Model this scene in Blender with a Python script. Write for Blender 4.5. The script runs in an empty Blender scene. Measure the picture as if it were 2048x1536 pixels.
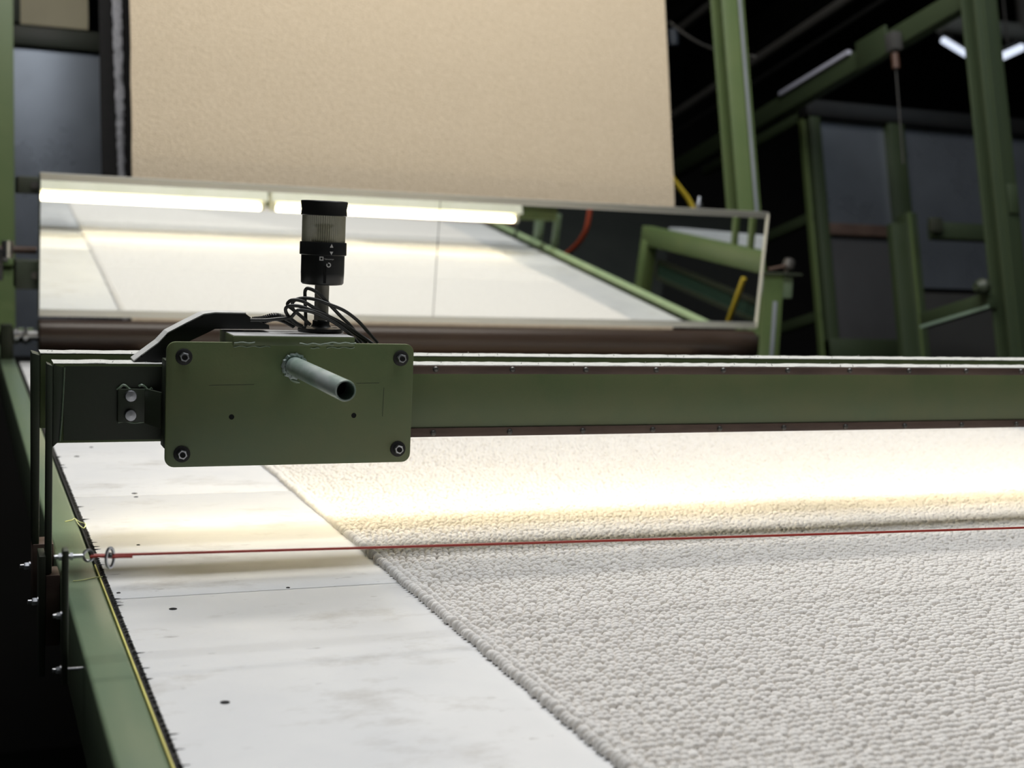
import bpy, bmesh, math, random
import numpy as np
from mathutils import Vector, Matrix

random.seed(7)
rng = np.random.default_rng(7)
scene = bpy.context.scene
COL = scene.collection

# ------------------------------------------------------------------ camera, world, lights, exposure
# table frame: x along the cross beam, y up the table, z off the table; the table climbs 15.2 degrees
INC = math.radians(15.2)
H0 = 0.96
TM = Matrix.Translation((0, 0, H0)) @ Matrix.Rotation(INC, 4, 'X')
WM = Matrix.Identity(4)
RC = Matrix(((0.9255, -0.3759, 0.0453), (-0.0009, -0.1220, -0.9925), (0.3786, 0.9186, -0.1132)))  # table -> lens axes
CAM_H = 0.56
FPX = 2720.0
r_, d_, f_ = (Vector(RC[0]).normalized(), Vector(RC[1]).normalized(), Vector(RC[2]).normalized())
f_ = (f_ - r_ * f_.dot(r_)).normalized()
d_ = f_.cross(r_)
camd = bpy.data.cameras.new('camera')
cam = bpy.data.objects.new('camera', camd)
COL.objects.link(cam)
camd.sensor_width = 36.0
camd.lens = FPX / 2048 * 36.0
m = Matrix(((r_.x, -d_.x, -f_.x, 0), (r_.y, -d_.y, -f_.y, 0), (r_.z, -d_.z, -f_.z, CAM_H), (0, 0, 0, 1)))
cam.matrix_world = TM @ m
camd.clip_start = 0.05
camd.clip_end = 100
camd.dof.use_dof = True
camd.dof.focus_distance = 2.16
camd.dof.aperture_fstop = 4.0
scene.camera = cam

world = bpy.data.worlds.new('world')
scene.world = world
world.use_nodes = True
world.node_tree.nodes['Background'].inputs[0].default_value = (0.55, 0.62, 0.7, 1)
world.node_tree.nodes['Background'].inputs[1].default_value = 0.05


def area(name, loc, target, sx, sy, power, col):
    l = bpy.data.lights.new(name, 'AREA')
    l.shape = 'RECTANGLE'
    l.size, l.size_y, l.energy, l.color = sx, sy, power, col
    o = bpy.data.objects.new(name, l)
    COL.objects.link(o)
    o.location = loc
    o.rotation_euler = (Vector(target) - Vector(loc)).to_track_quat('-Z', 'Y').to_euler()
    return o


area('hall_lamp_row', (1.5, 0.9, 6.6), (1.5, 1.2, 1.3), 5.0, 1.4, 265, (0.94, 0.965, 1.0))
area('hall_lamp_row_rear', (1.6, 3.5, 6.4), (1.6, 3.6, 2.0), 4.5, 0.5, 140, (1.0, 0.95, 0.87))
area('hall_lamp_row_side', (7.2, 1.5, 6.4), (6.0, 5.2, 2.0), 0.6, 4.0, 10, (0.72, 0.86, 1.0))

scene.view_settings.view_transform = 'Standard'
scene.view_settings.look = 'None'
scene.view_settings.gamma = 1.0
scene.view_settings.use_curve_mapping = False
scene.view_settings.exposure = 0.0
scene.cycles.use_denoising = True
scene.cycles.max_bounces = 8

# ------------------------------------------------------------------ geometry of the view (used to place things at real depths)
CAMP = Vector((0, 0, CAM_H))


def ray(px, py):
    return r_ * ((px - 1024) / FPX) + d_ * ((py - 768) / FPX) + f_


def at(px, py, x=None, y=None, z=None):
    d = ray(px, py)
    if x is not None:
        t = x / d.x
    elif y is not None:
        t = y / d.y
    else:
        t = (z - CAM_H) / d.z
    return CAMP + d * t


def w(p):
    return TM @ p


def wat(px, py, x=None, y=None):
    """point in world axes on the world plane x= or y="""
    if x is not None:
        return w(at(px, py, x=x))
    o = TM @ CAMP
    d = TM.to_3x3() @ ray(px, py)
    return o + d * ((y - o.y) / d.y)


TILT = math.radians(4.4)
M0 = Vector((0, 5.07, 0))
MN = Vector((0, -math.cos(TILT), -math.sin(TILT)))
MU = Vector((0, -math.sin(TILT), math.cos(TILT)))


def mir(px, py, x):
    """real point on the plane x= that the tilted mirror shows at a given spot"""
    p = at(px, py, x=x)
    return p - MN * (2 * (p - M0).dot(MN))


def onmir(px, py):
    d = ray(px, py)
    return CAMP + d * ((M0 - CAMP).dot(MN) / d.dot(MN))


# ------------------------------------------------------------------ materials
MATS = {}


def mat(name, col, rough=0.5, metal=0.0, col2=None, nscale=12.0, namt=0.35, bump=0.0, bscale=200.0,
        spec=0.5, emit=None, estr=0.0, trans=0.0, stretch=(1, 1, 1), alpha=1.0, rvar=0.0):
    if name in MATS:
        return MATS[name]
    mt = bpy.data.materials.new(name)
    mt.use_nodes = True
    nt = mt.node_tree
    b = nt.nodes['Principled BSDF']
    b.inputs['Base Color'].default_value = (*col, 1)
    b.inputs['Roughness'].default_value = rough
    b.inputs['Metallic'].default_value = metal
    b.inputs['Specular IOR Level'].default_value = spec
    if trans:
        b.inputs['Transmission Weight'].default_value = trans
    if alpha < 1:
        b.inputs['Alpha'].default_value = alpha
    if emit:
        b.inputs['Emission Color'].default_value = (*emit, 1)
        b.inputs['Emission Strength'].default_value = estr
    if col2 is not None or bump or rvar:
        tc = nt.nodes.new('ShaderNodeTexCoord')
        mp = nt.nodes.new('ShaderNodeMapping')
        mp.inputs['Scale'].default_value = stretch
        nt.links.new(tc.outputs['Object'], mp.inputs[0])
    if col2 is not None or rvar:
        n = nt.nodes.new('ShaderNodeTexNoise')
        n.inputs['Scale'].default_value = nscale
        n.inputs['Detail'].default_value = 6
        n.inputs['Roughness'].default_value = 0.6
        nt.links.new(mp.outputs[0], n.inputs['Vector'])
    if col2 is not None:
        rp = nt.nodes.new('ShaderNodeValToRGB')
        rp.color_ramp.elements[0].position = 0.5 - 0.5 * namt
        rp.color_ramp.elements[1].position = 0.5 + 0.5 * namt
        rp.color_ramp.elements[0].color = (*col, 1)
        rp.color_ramp.elements[1].color = (*col2, 1)
        nt.links.new(n.outputs['Fac'], rp.inputs[0])
        nt.links.new(rp.outputs[0], b.inputs['Base Color'])
    if rvar:
        mr = nt.nodes.new('ShaderNodeMapRange')
        mr.inputs[1].default_value, mr.inputs[2].default_value = 0.3, 0.7
        mr.inputs[3].default_value, mr.inputs[4].default_value = rough - rvar, rough + rvar
        nt.links.new(n.outputs['Fac'], mr.inputs[0])
        nt.links.new(mr.outputs[0], b.inputs['Roughness'])
    if bump:
        n2 = nt.nodes.new('ShaderNodeTexNoise')
        n2.inputs['Scale'].default_value = bscale
        n2.inputs['Detail'].default_value = 3
        nt.links.new(mp.outputs[0], n2.inputs['Vector'])
        bp = nt.nodes.new('ShaderNodeBump')
        bp.inputs['Strength'].default_value = bump
        bp.inputs['Distance'].default_value = 0.002
        nt.links.new(n2.outputs['Fac'], bp.inputs['Height'])
        nt.links.new(bp.outputs[0], b.inputs['Normal'])
    MATS[name] = mt
    return mt


GREEN = mat('green_paint', (0.118, 0.165, 0.072), 0.42, col2=(0.152, 0.180, 0.080), nscale=9, bump=0.06, bscale=260, rvar=0.06)
GREEN_RAIL = mat('green_paint_rail', (0.135, 0.190, 0.122), 0.28, col2=(0.160, 0.208, 0.128), nscale=14, bump=0.05, bscale=200, stretch=(1, 0.3, 1))
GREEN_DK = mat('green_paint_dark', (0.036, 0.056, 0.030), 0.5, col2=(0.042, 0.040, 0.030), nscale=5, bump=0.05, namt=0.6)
GREEN_COL = mat('green_paint_column', (0.10, 0.150, 0.055), 0.4, col2=(0.125, 0.17, 0.065), nscale=4)
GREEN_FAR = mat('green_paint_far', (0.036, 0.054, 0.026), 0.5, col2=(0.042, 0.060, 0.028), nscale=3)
GREEN_PIPE = mat('green_grey_pipe', (0.20, 0.29, 0.24), 0.35, col2=(0.42, 0.47, 0.45), nscale=25, namt=0.3, stretch=(1, 0.4, 1), metal=0.15)
BROWN = mat('rusty_brown_strip', (0.075, 0.045, 0.035), 0.6, col2=(0.13, 0.085, 0.065), nscale=30, stretch=(0.25, 1, 1))
BLACK_PL = mat('black_plastic', (0.010, 0.011, 0.012), 0.38, col2=(0.016, 0.016, 0.015), nscale=20)
BLACK_RB = mat('black_rubber', (0.006, 0.006, 0.006), 0.7, col2=(0.012, 0.011, 0.010), nscale=60)
CABLE = mat('grey_black_cable', (0.03, 0.03, 0.028), 0.38, col2=(0.045, 0.045, 0.04), nscale=40)
STEEL = mat('zinc_steel', (0.55, 0.56, 0.58), 0.32, metal=1.0, col2=(0.42, 0.43, 0.46), nscale=90)
STEEL_DK = mat('dark_steel', (0.09, 0.09, 0.085), 0.45, metal=0.6, col2=(0.13, 0.12, 0.11), nscale=80)
HOLE = mat('hole_black', (0.004, 0.004, 0.004), 0.9)
POLE_M = mat('pole_grey', (0.30, 0.29, 0.25), 0.4, metal=0.5, col2=(0.35, 0.33, 0.29), nscale=30)
LINT = mat('pale_lint', (0.66, 0.66, 0.62), 0.95, col2=(0.5, 0.5, 0.46), nscale=160, bump=0.6, bscale=500)
RED = mat('red_cord', (0.36, 0.028, 0.012), 0.5, col2=(0.30, 0.02, 0.01), nscale=300)
YELLOW_EDGE = mat('yellow_paint_edge', (0.62, 0.58, 0.16), 0.5, col2=(0.5, 0.45, 0.12), nscale=20)
YELLOW = mat('yellow_plastic', (0.55, 0.40, 0.03), 0.45, col2=(0.45, 0.33, 0.02), nscale=12)
YARN = mat('yellow_yarn', (0.7, 0.72, 0.28), 0.9, col2=(0.6, 0.64, 0.35), nscale=60)
REDHOSE = mat('red_hose', (0.42, 0.07, 0.025), 0.45, col2=(0.35, 0.05, 0.02), nscale=8)
WELD = mat('weld_bead', (0.15, 0.22, 0.14), 0.35, col2=(0.22, 0.28, 0.20), nscale=120, bump=0.4, bscale=300)
ALU = mat('brushed_aluminium', (0.48, 0.48, 0.44), 0.4, metal=0.8, col2=(0.56, 0.55, 0.5), nscale=20, stretch=(0.1, 1, 1))
GLASSEDGE = mat('bevelled_glass_edge', (0.62, 0.60, 0.52), 0.3, col2=(0.72, 0.69, 0.56), nscale=8)  # light caught on the bevel painted as a pale warm colour
MIRROR = mat('silvered_mirror', (0.90, 0.92, 0.90), 0.012, metal=1.0)
ROLLER = mat('brown_roller', (0.045, 0.030, 0.024), 0.36, col2=(0.07, 0.048, 0.038), nscale=6, stretch=(0.2, 1, 1))
GREYPANEL = mat('grey_sheet_metal', (0.16, 0.18, 0.21), 0.3, metal=0.5, col2=(0.20, 0.225, 0.26), nscale=1.6, rvar=0.08)  # bluish sky reflection tinted into the grey
GREYPANEL2 = mat('dull_grey_sheet_metal', (0.085, 0.085, 0.088), 0.4, metal=0.3, col2=(0.11, 0.112, 0.118), nscale=1.4)
DARKWALL = mat('dark_hall_wall', (0.045, 0.046, 0.045), 0.9, col2=(0.062, 0.061, 0.058), nscale=0.6)
CONC = mat('dark_concrete', (0.016, 0.02, 0.018), 0.8, col2=(0.024, 0.028, 0.025), nscale=2.2)
GREYPIPE = mat('grey_duct', (0.14, 0.135, 0.125), 0.5, col2=(0.18, 0.175, 0.165), nscale=3)
TANBOARD = mat('tan_board', (0.66, 0.60, 0.40), 0.6, col2=(0.74, 0.67, 0.46), nscale=3)
WHITEPL = mat('white_plastic_print', (0.78, 0.78, 0.76), 0.6)
WHITESHEET = mat('white_stacked_sheet', (0.72, 0.76, 0.8), 0.6, col2=(0.8, 0.83, 0.86), nscale=4)
WHITEHOUSING = mat('white_lamp_housing', (0.72, 0.72, 0.62), 0.5, col2=(0.64, 0.65, 0.52), nscale=6)
GAP_BLACK = mat('gap_black', (0.008, 0.008, 0.008), 0.9, col2=(0.012, 0.011, 0.011), nscale=50)
GREYEDGE = mat('grey_fluffy_selvage', (0.36, 0.365, 0.39), 0.95, col2=(0.56, 0.56, 0.60), nscale=110, namt=0.25, bump=1.0, bscale=140)
TUBE_M = mat('lit_tube', (0.9, 0.9, 0.85), 0.5, emit=(1.0, 0.85, 0.60), estr=13.0)
FARTUBE_M = mat('lit_far_tube', (0.9, 0.9, 0.9), 0.5, emit=(0.75, 0.83, 1.0), estr=1.1)


def sheet_material():
    mt = bpy.data.materials.new('white_table_laminate')
    mt.use_nodes = True
    nt = mt.node_tree
    b = nt.nodes['Principled BSDF']
    b.inputs['Roughness'].default_value = 0.38
    tc = nt.nodes.new('ShaderNodeTexCoord')

    def noise(scale, stretch, detail=6, rough=0.6):
        mp = nt.nodes.new('ShaderNodeMapping')
        mp.inputs['Scale'].default_value = stretch
        nt.links.new(tc.outputs['Object'], mp.inputs[0])
        n = nt.nodes.new('ShaderNodeTexNoise')
        n.inputs['Scale'].default_value = scale
        n.inputs['Detail'].default_value = detail
        n.inputs['Roughness'].default_value = rough
        nt.links.new(mp.outputs[0], n.inputs['Vector'])
        return n.outputs['Fac']

    def ramp(src, p0, c0, p1, c1):
        r = nt.nodes.new('ShaderNodeValToRGB')
        r.color_ramp.elements[0].position, r.color_ramp.elements[1].position = p0, p1
        r.color_ramp.elements[0].color, r.color_ramp.elements[1].color = (*c0, 1), (*c1, 1)
        nt.links.new(src, r.inputs[0])
        return r.outputs[0]

    def mul(a, c):
        x = nt.nodes.new('ShaderNodeMix')
        x.data_type, x.blend_type = 'RGBA', 'MULTIPLY'
        x.inputs[0].default_value = 1.0
        nt.links.new(a, x.inputs[6])
        nt.links.new(c, x.inputs[7])
        return x.outputs[2]
    base = ramp(noise(3.0, (1, 1, 1)), 0.3, (0.67, 0.675, 0.68), 0.7, (0.79, 0.785, 0.77))
    smear = ramp(noise(5.0, (1, 2.0, 1), 8, 0.72), 0.54, (1, 1, 1), 0.76, (0.66, 0.63, 0.59))
    fleck = ramp(noise(26.0, (1, 2.5, 1), 3, 0.5), 0.70, (1, 1, 1), 0.78, (0.62, 0.61, 0.60))
    nt.links.new(mul(mul(base, smear), fleck), b.inputs['Base Color'])
    MATS['sheet'] = mt
    return mt


SHEET = sheet_material()


def carpet_material(name, c0, c1, scale, bump, wave):
    mt = bpy.data.materials.new(name)
    mt.use_nodes = True
    nt = mt.node_tree
    b = nt.nodes['Principled BSDF']
    b.inputs['Roughness'].default_value = 0.95
    b.inputs['Specular IOR Level'].default_value = 0.15
    b.inputs['Sheen Weight'].default_value = 0.1
    tc = nt.nodes.new('ShaderNodeTexCoord')
    n = nt.nodes.new('ShaderNodeTexNoise')
    n.inputs['Scale'].default_value = scale
    n.inputs['Detail'].default_value = 4
    nt.links.new(tc.outputs['Object'], n.inputs['Vector'])
    r = nt.nodes.new('ShaderNodeValToRGB')
    r.color_ramp.elements[0].position, r.color_ramp.elements[1].position = 0.3, 0.7
    r.color_ramp.elements[0].color, r.color_ramp.elements[1].color = (*c0, 1), (*c1, 1)
    nt.links.new(n.outputs['Fac'], r.inputs[0])
    nt.links.new(r.outputs[0], b.inputs['Base Color'])
    if bump:
        mp = nt.nodes.new('ShaderNodeMapping')
        mp.inputs['Scale'].default_value = wave
        nt.links.new(tc.outputs['Object'], mp.inputs[0])
        v = nt.nodes.new('ShaderNodeTexVoronoi')
        v.inputs['Scale'].default_value = 1.0
        nt.links.new(mp.outputs[0], v.inputs['Vector'])
        bp = nt.nodes.new('ShaderNodeBump')
        bp.inputs['Strength'].default_value = bump
        bp.inputs['Distance'].default_value = 0.008
        bp.invert = True
        nt.links.new(v.outputs['Distance'], bp.inputs['Height'])
        nt.links.new(bp.outputs[0], b.inputs['Normal'])
    return mt


PILE = carpet_material('cream_loop_yarn', (0.78, 0.75, 0.71), (0.84, 0.815, 0.775), 60, 0, (1, 1, 1))
PILE_FAR = carpet_material('cream_loop_carpet', (0.74, 0.71, 0.67), (0.80, 0.77, 0.73), 60, 0.5, (95, 80, 95))
PILE_WARM_LIT = carpet_material('warm_lit_loop_carpet', (0.57, 0.47, 0.335), (0.67, 0.565, 0.42), 90, 0.35, (120, 60, 150))  # same cream carpet, with warm lamp light put into its colour


# ------------------------------------------------------------------ mesh builder
ORG = {}


class MB:
    def __init__(self):
        self.v, self.f = [], []

    def add(self, vs, fs):
        o = len(self.v)
        self.v += [Vector(p) for p in vs]
        self.f += [[i + o for i in fc] for fc in fs]
        return self

    def box(self, a, b):
        x0, y0, z0 = a
        x1, y1, z1 = b
        return self.add([(x0, y0, z0), (x1, y0, z0), (x1, y1, z0), (x0, y1, z0), (x0, y0, z1), (x1, y0, z1), (x1, y1, z1), (x0, y1, z1)],
                        [(0, 3, 2, 1), (4, 5, 6, 7), (0, 1, 5, 4), (1, 2, 6, 5), (2, 3, 7, 6), (3, 0, 4, 7)])

    def bar(self, p, q, wd, dp, up=(0, 0, 1)):
        """rectangular bar from p to q: wd across, dp along up"""
        p, q, up = Vector(p), Vector(q), Vector(up)
        t = (q - p).normalized()
        s = t.cross(up).normalized()
        u = s.cross(t)
        vs = []
        for c in (p, q):
            for a, b in ((-1, -1), (1, -1), (1, 1), (-1, 1)):
                vs.append(c + s * (a * wd / 2) + u * (b * dp / 2))
        return self.add(vs, [(0, 3, 2, 1), (4, 5, 6, 7), (0, 1, 5, 4), (1, 2, 6, 5), (2, 3, 7, 6), (3, 0, 4, 7)])

    def prism(self, poly, vec):
        n = len(poly)
        vec = Vector(vec)
        vs = [Vector(p) for p in poly] + [Vector(p) + vec for p in poly]
        fs = [list(range(n))[::-1], list(range(n, 2 * n))] + [(i, (i + 1) % n, n + (i + 1) % n, n + i) for i in range(n)]
        return self.add(vs, fs)

    def lathe(self, o, axis, prof, n=24, ribs=0, ribd=0.0):
        o, t = Vector(o), Vector(axis).normalized()
        s = t.orthogonal().normalized()
        u = t.cross(s)
        vs, fs = [], []
        for r, z in prof:
            for i in range(n):
                a = 2 * math.pi * i / n
                rr = r - (ribd if ribs and i % 2 else 0)
                vs.append(o + t * z + (s * math.cos(a) + u * math.sin(a)) * rr)
        for k in range(len(prof) - 1):
            for i in range(n):
                j = (i + 1) % n
                fs.append((k * n + i, k * n + j, (k + 1) * n + j, (k + 1) * n + i))
        fs.append(list(range(n))[::-1])
        fs.append(list(range((len(prof) - 1) * n, len(prof) * n)))
        return self.add(vs, fs)

    def cyl(self, p, q, r, n=20):
        p, q = Vector(p), Vector(q)
        L = (q - p).length
        return self.lathe(p, q - p, [(r, 0), (r, L)], n)

    def tube(self, pts, r, n=8, closed=False, up=None):
        pts = [Vector(p) for p in pts]
        N = len(pts)
        vs, fs = [], []
        prev = None
        for i, p in enumerate(pts):
            if closed:
                t = pts[(i + 1) % N] - pts[i - 1]
            else:
                t = pts[min(i + 1, N - 1)] - pts[max(i - 1, 0)]
            t.normalize()
            if prev is None:
                s = t.orthogonal().normalized()
            else:
                s = (prev - t * prev.dot(t)).normalized()
            prev = s
            u = t.cross(s)
            rr = r[i] if isinstance(r, (list, tuple)) else r
            for k in range(n):
                a = 2 * math.pi * k / n
                vs.append(p + (s * math.cos(a) + u * math.sin(a)) * rr)
        R = N if closed else N - 1
        for i in range(R):
            j = (i + 1) % N
            for k in range(n):
                l = (k + 1) % n
                fs.append((i * n + k, i * n + l, j * n + l, j * n + k))
        if not closed:
            fs.append(list(range(n))[::-1])
            fs.append(list(range((N - 1) * n, N * n)))
        return self.add(vs, fs)

    def build(self, name, mt, parent=None, origin=None, frame=None, bevel=0.0, smooth=35, segs=2):
        if parent is not None:
            org = ORG[parent.name]
        else:
            org = Vector(origin) if origin is not None else Vector((0, 0, 0))
        me = bpy.data.meshes.new(name)
        me.from_pydata([tuple(p - org) for p in self.v], [], self.f)
        bm = bmesh.new()
        bm.from_mesh(me)
        bmesh.ops.recalc_face_normals(bm, faces=bm.faces)
        if bevel:
            es = [e for e in bm.edges if len(e.link_faces) == 2 and e.calc_face_angle(0) > math.radians(30)]
            bmesh.ops.bevel(bm, geom=es, offset=bevel, segments=segs, profile=0.5, affect='EDGES', clamp_overlap=True)
        bm.to_mesh(me)
        bm.free()
        if smooth:
            me.polygons.foreach_set('use_smooth', [True] * len(me.polygons))
            me.set_sharp_from_angle(angle=math.radians(smooth))
        me.materials.append(mt)
        o = bpy.data.objects.new(name, me)
        COL.objects.link(o)
        if parent is not None:
            o.parent = parent
        else:
            o.matrix_world = (frame if frame is not None else TM) @ Matrix.Translation(org)
        ORG[o.name] = org
        return o


def tag(o, label=None, cat=None, group=None, kind=None):
    if label:
        o['label'] = label
    if cat:
        o['category'] = cat
    if group:
        o['group'] = group
    if kind:
        o['kind'] = kind
    return o


def thing(name, label, cat, origin, frame=None, group=None):
    e = bpy.data.objects.new(name, None)
    COL.objects.link(e)
    e.empty_display_size = 0.05
    e.matrix_world = (frame if frame is not None else TM) @ Matrix.Translation(Vector(origin))
    ORG[e.name] = Vector(origin)
    return tag(e, label, cat, group)


def place(src, name, parent, off, rot=None):
    """another part that shares src's mesh, moved by off from where src stands"""
    c = src.copy()
    c.name = name
    COL.objects.link(c)
    c.parent = parent
    c.location = Vector(off)
    if rot:
        c.rotation_euler = rot
    ORG[c.name] = ORG[parent.name]
    return c


def spline(pts, k=6):
    pts = [Vector(p) for p in pts]
    out = []
    for i in range(len(pts) - 1):
        a, b = pts[i], pts[i + 1]
        p0 = pts[i - 1] if i else a * 2 - b
        p3 = pts[i + 2] if i + 2 < len(pts) else b * 2 - a
        for j in range(k):
            t = j / k
            out.append(0.5 * ((2 * a) + (b - p0) * t + (2 * p0 - 5 * a + 4 * b - p3) * t * t + (3 * a - p0 - 3 * b + p3) * t ** 3))
    out.append(pts[-1])
    return out


# ------------------------------------------------------------------ the hall
def slab(name, a, b, mt):
    o = MB().box(a, b).build(name, mt, origin=a, frame=WM, smooth=0)
    o['kind'] = 'structure'
    return o


slab('floor', (-5, -6, -0.1), (13, 14, 0.0), CONC)
slab('ceiling', (-5, -6, 8.0), (13, 14, 8.1), DARKWALL)
slab('wall_back', (-5, 14, 0), (13, 14.1, 8), DARKWALL)
slab('wall_right', (13, -6, 0), (13.1, 14, 8), DARKWALL)
slab('wall_left', (-5.1, -6, 0), (-5, 14, 8), DARKWALL)
slab('wall_front', (-5, -6.1, 0), (13, -6, 8), DARKWALL)

for k, (x, z) in enumerate(((4.6, 7.2), (5.8, 7.2), (7.0, 7.2), (8.4, 7.2))):
    o = MB().box((x, -2, z), (x + 0.16, 13.9, z + 0.3)).build('trim_%d' % (k + 1), GREYPIPE, origin=(x, -2, z), frame=WM, smooth=0)
    o['kind'] = 'structure'

# ------------------------------------------------------------------ the climbing table
XL, XR = 0.149, 3.44
table = thing('inspection_table', 'long white-topped table with green side rails climbing towards the mirror', 'table', (0.15, 0.4, -0.14))
JOINTS = [0.35, 1.993, 2.738, 5.22]
for i in range(3):
    MB().box((0.214, JOINTS[i] + 0.0012, -0.012), (XR - 0.065, JOINTS[i + 1] - 0.0012, 0.0)).build('table_sheet', SHEET, table, bevel=0.0012)
MB().box((0.22, 0.36, -0.05), (XR - 0.07, 5.2, -0.0125)).build('under_board', BLACK_RB, table)
rail = MB().box((XL, 0.35, -0.125), (0.2035, 6.35, 0.0)).build('side_rail', GREEN_RAIL, table, bevel=0.006, segs=3)
MB().box((0.2036, 0.35, -0.03), (0.2059, 2.2, 0.0008)).build('rail_edge', YELLOW_EDGE, rail)
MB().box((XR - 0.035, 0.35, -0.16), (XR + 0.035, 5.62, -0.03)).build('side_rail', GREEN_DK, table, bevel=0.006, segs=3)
rr_ = MB().cyl((XR + 0.012, 0.4, 0.006), (XR + 0.012, 5.0, 0.006), 0.024, 20).build('hand_rail', mat('light_green_paint', (0.30, 0.40, 0.22), 0.4, col2=(0.36, 0.45, 0.26), nscale=10), table)
for yk in (0.6, 1.4, 2.6, 3.6, 4.7):
    MB().box((XR - 0.006, yk, -0.031), (XR + 0.03, yk + 0.03, 0.0)).build('rail_foot', GREEN_DK, rr_)
# brush seal between rail and sheet
seal = MB().box((0.2065, 0.35, -0.03), (0.2138, 5.2, -0.003))
yy = 0.9
while yy < 3.2:
    L = random.uniform(0.0004, 0.0022)
    if random.random() < 0.07:
        L = random.uniform(0.006, 0.013)
    z = random.uniform(-0.003, 0.0005)
    wd = random.uniform(0.0008, 0.0022)
    seal.add([(0.209, yy, z), (0.209, yy + wd * 2, z), (0.2138 + L, yy + wd, z + 0.002), (0.2105, yy + wd, z + 0.003)],
             [(0, 1, 2), (0, 2, 3), (1, 3, 2), (0, 3, 1)])
    yy += random.uniform(0.004, 0.011)
seal.build('brush_seal', BLACK_RB, table, smooth=0)
# countersunk screws in the sheets
sc0 = MB().lathe((0, 0, 0), (0, 0, 1), [(0.0058, -0.001), (0.0058, 0.0004), (0.004, 0.0009)], 14).build('screw', HOLE, table)
spots = [(153.6, 913), (182.7, 894.6), (269, 987), (272, 994), (276.5, 1090), (346, 1218), (450, 1405), (576, 1175.5), (237, 1186)]
for k, (px, py) in enumerate(spots):
    p = at(px, py, z=0.0)
    o = sc0 if k == 0 else place(sc0, 'screw', table, (0, 0, 0))
    o.location = p - Vector((0, 0, 0))
    # mesh of sc0 was stored relative to the table's origin
    s = 0.55 if k in (4, 7, 8) else (0.75 if k in (1, 3) else 1.0)
    o.scale = (s, s, 1)
    off = ORG[table.name]
    o.location = p - off + Vector((off.x * s, off.y * s, off.z))

# ------------------------------------------------------------------ carpet
CX0, CX1 = 0.643, 3.065
carpet = thing('carpet', 'cream loop-pile carpet lying along the table and rising behind the mirror', 'carpet', (1.85, 2.0, 0.0))
# backing with the far pile, flat up to the roller
NEAR_END = 3.3
MB().box((CX0 + 0.004, 0.5, 0.0006), (CX1, 5.25, 0.0045)).build('backing', PILE_FAR, carpet)
MB().box((CX0 + 0.02, NEAR_END, 0.0045), (CX1, 5.25, 0.0115)).build('flat_pile', PILE_FAR, carpet)


def loops_mesh(cx, cy, cz, ax, ay, az, ang, rings=((1.0, -0.25), (0.93, 0.32), (0.62, 0.78)), n=8, lean=0.0):
    """many little loop tops as one mesh (numpy)"""
    N = len(cx)
    base = []
    for rr, zz in rings:
        for k in range(n):
            a = 2 * math.pi * (k + 0.5) / n
            base.append((rr * math.cos(a), rr * math.sin(a), zz))
    base.append((0, 0, 1.0))
    base = np.array(base)
    nv = len(base)
    tris = []
    for q in range(len(rings) - 1):
        for k in range(n):
            l = (k + 1) % n
            tris += [(q * n + k, q * n + l, (q + 1) * n + l), (q * n + k, (q + 1) * n + l, (q + 1) * n + k)]
    q = len(rings) - 1
    for k in range(n):
        tris.append((q * n + k, q * n + (k + 1) % n, nv - 1))
    tris = np.array(tris)
    X = base[None, :, 0] * ax[:, None]
    Y = base[None, :, 1] * ay[:, None]
    Z = base[None, :, 2] * az[:, None]
    c, s = np.cos(ang)[:, None], np.sin(ang)[:, None]
    Y = Y - lean * Z
    V = np.stack([cx[:, None] + X * c - Y * s, cy[:, None] + X * s + Y * c, cz[:, None] + Z], 2).reshape(-1, 3)
    F = (tris[None] + (np.arange(N) * nv)[:, None, None]).reshape(-1)
    return V, F


def np_object(name, V, F, mt, parent):
    org = np.array(ORG[parent.name])
    V = (V - org).astype(np.float32)
    me = bpy.data.meshes.new(name)
    me.vertices.add(len(V))
    me.vertices.foreach_set('co', V.ravel())
    nt = len(F) // 3
    me.loops.add(len(F))
    me.loops.foreach_set('vertex_index', F.astype(np.int32))
    me.polygons.add(nt)
    me.polygons.foreach_set('loop_start', np.arange(0, nt * 3, 3, dtype=np.int32))
    me.polygons.foreach_set('use_smooth', np.ones(nt, dtype=bool))
    me.update()
    me.validate()
    me.materials.append(mt)
    o = bpy.data.objects.new(name, me)
    COL.objects.link(o)
    o.parent = parent
    ORG[o.name] = ORG[parent.name]
    return o


DX, DY = 0.0106, 0.0128
xs, ys = [], []
row = 0
yv = 1.0
while yv < NEAR_END:
    xr = min(CX1, yv * 0.93 + 0.16)
    x0 = CX0 + 0.020 + (0.5 * DX if row % 2 else 0) + rng.uniform(-0.0035, 0.0035)
    x = np.arange(x0, xr, DX)
    if yv < 1.3:
        x = x[x > CX0 + 0.01]
    xs.append(x)
    ys.append(np.full(len(x), yv))
    yv += DY
    row += 1
cx, cy = np.concatenate(xs), np.concatenate(ys)
N = len(cx)
wob = 0.0022 * np.sin(cx * 19 + 3 * np.sin(cy * 7)) + 0.0015 * np.sin(cx * 53 + cy * 31)
cx2 = cx + rng.normal(0, 0.0011, N)
cy2 = cy + rng.normal(0, 0.0011, N) + wob
V, F = loops_mesh(cx2, cy2, np.full(N, 0.0055) + rng.normal(0, 0.0005, N), rng.uniform(0.0050, 0.0062, N), rng.uniform(0.0066, 0.0080, N),
                  rng.uniform(0.0058, 0.0086, N), rng.normal(0.05, 0.22, N), lean=0.55)
pile = np_object('pile', V, F, PILE, carpet)
pile['kind'] = 'stuff'
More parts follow.
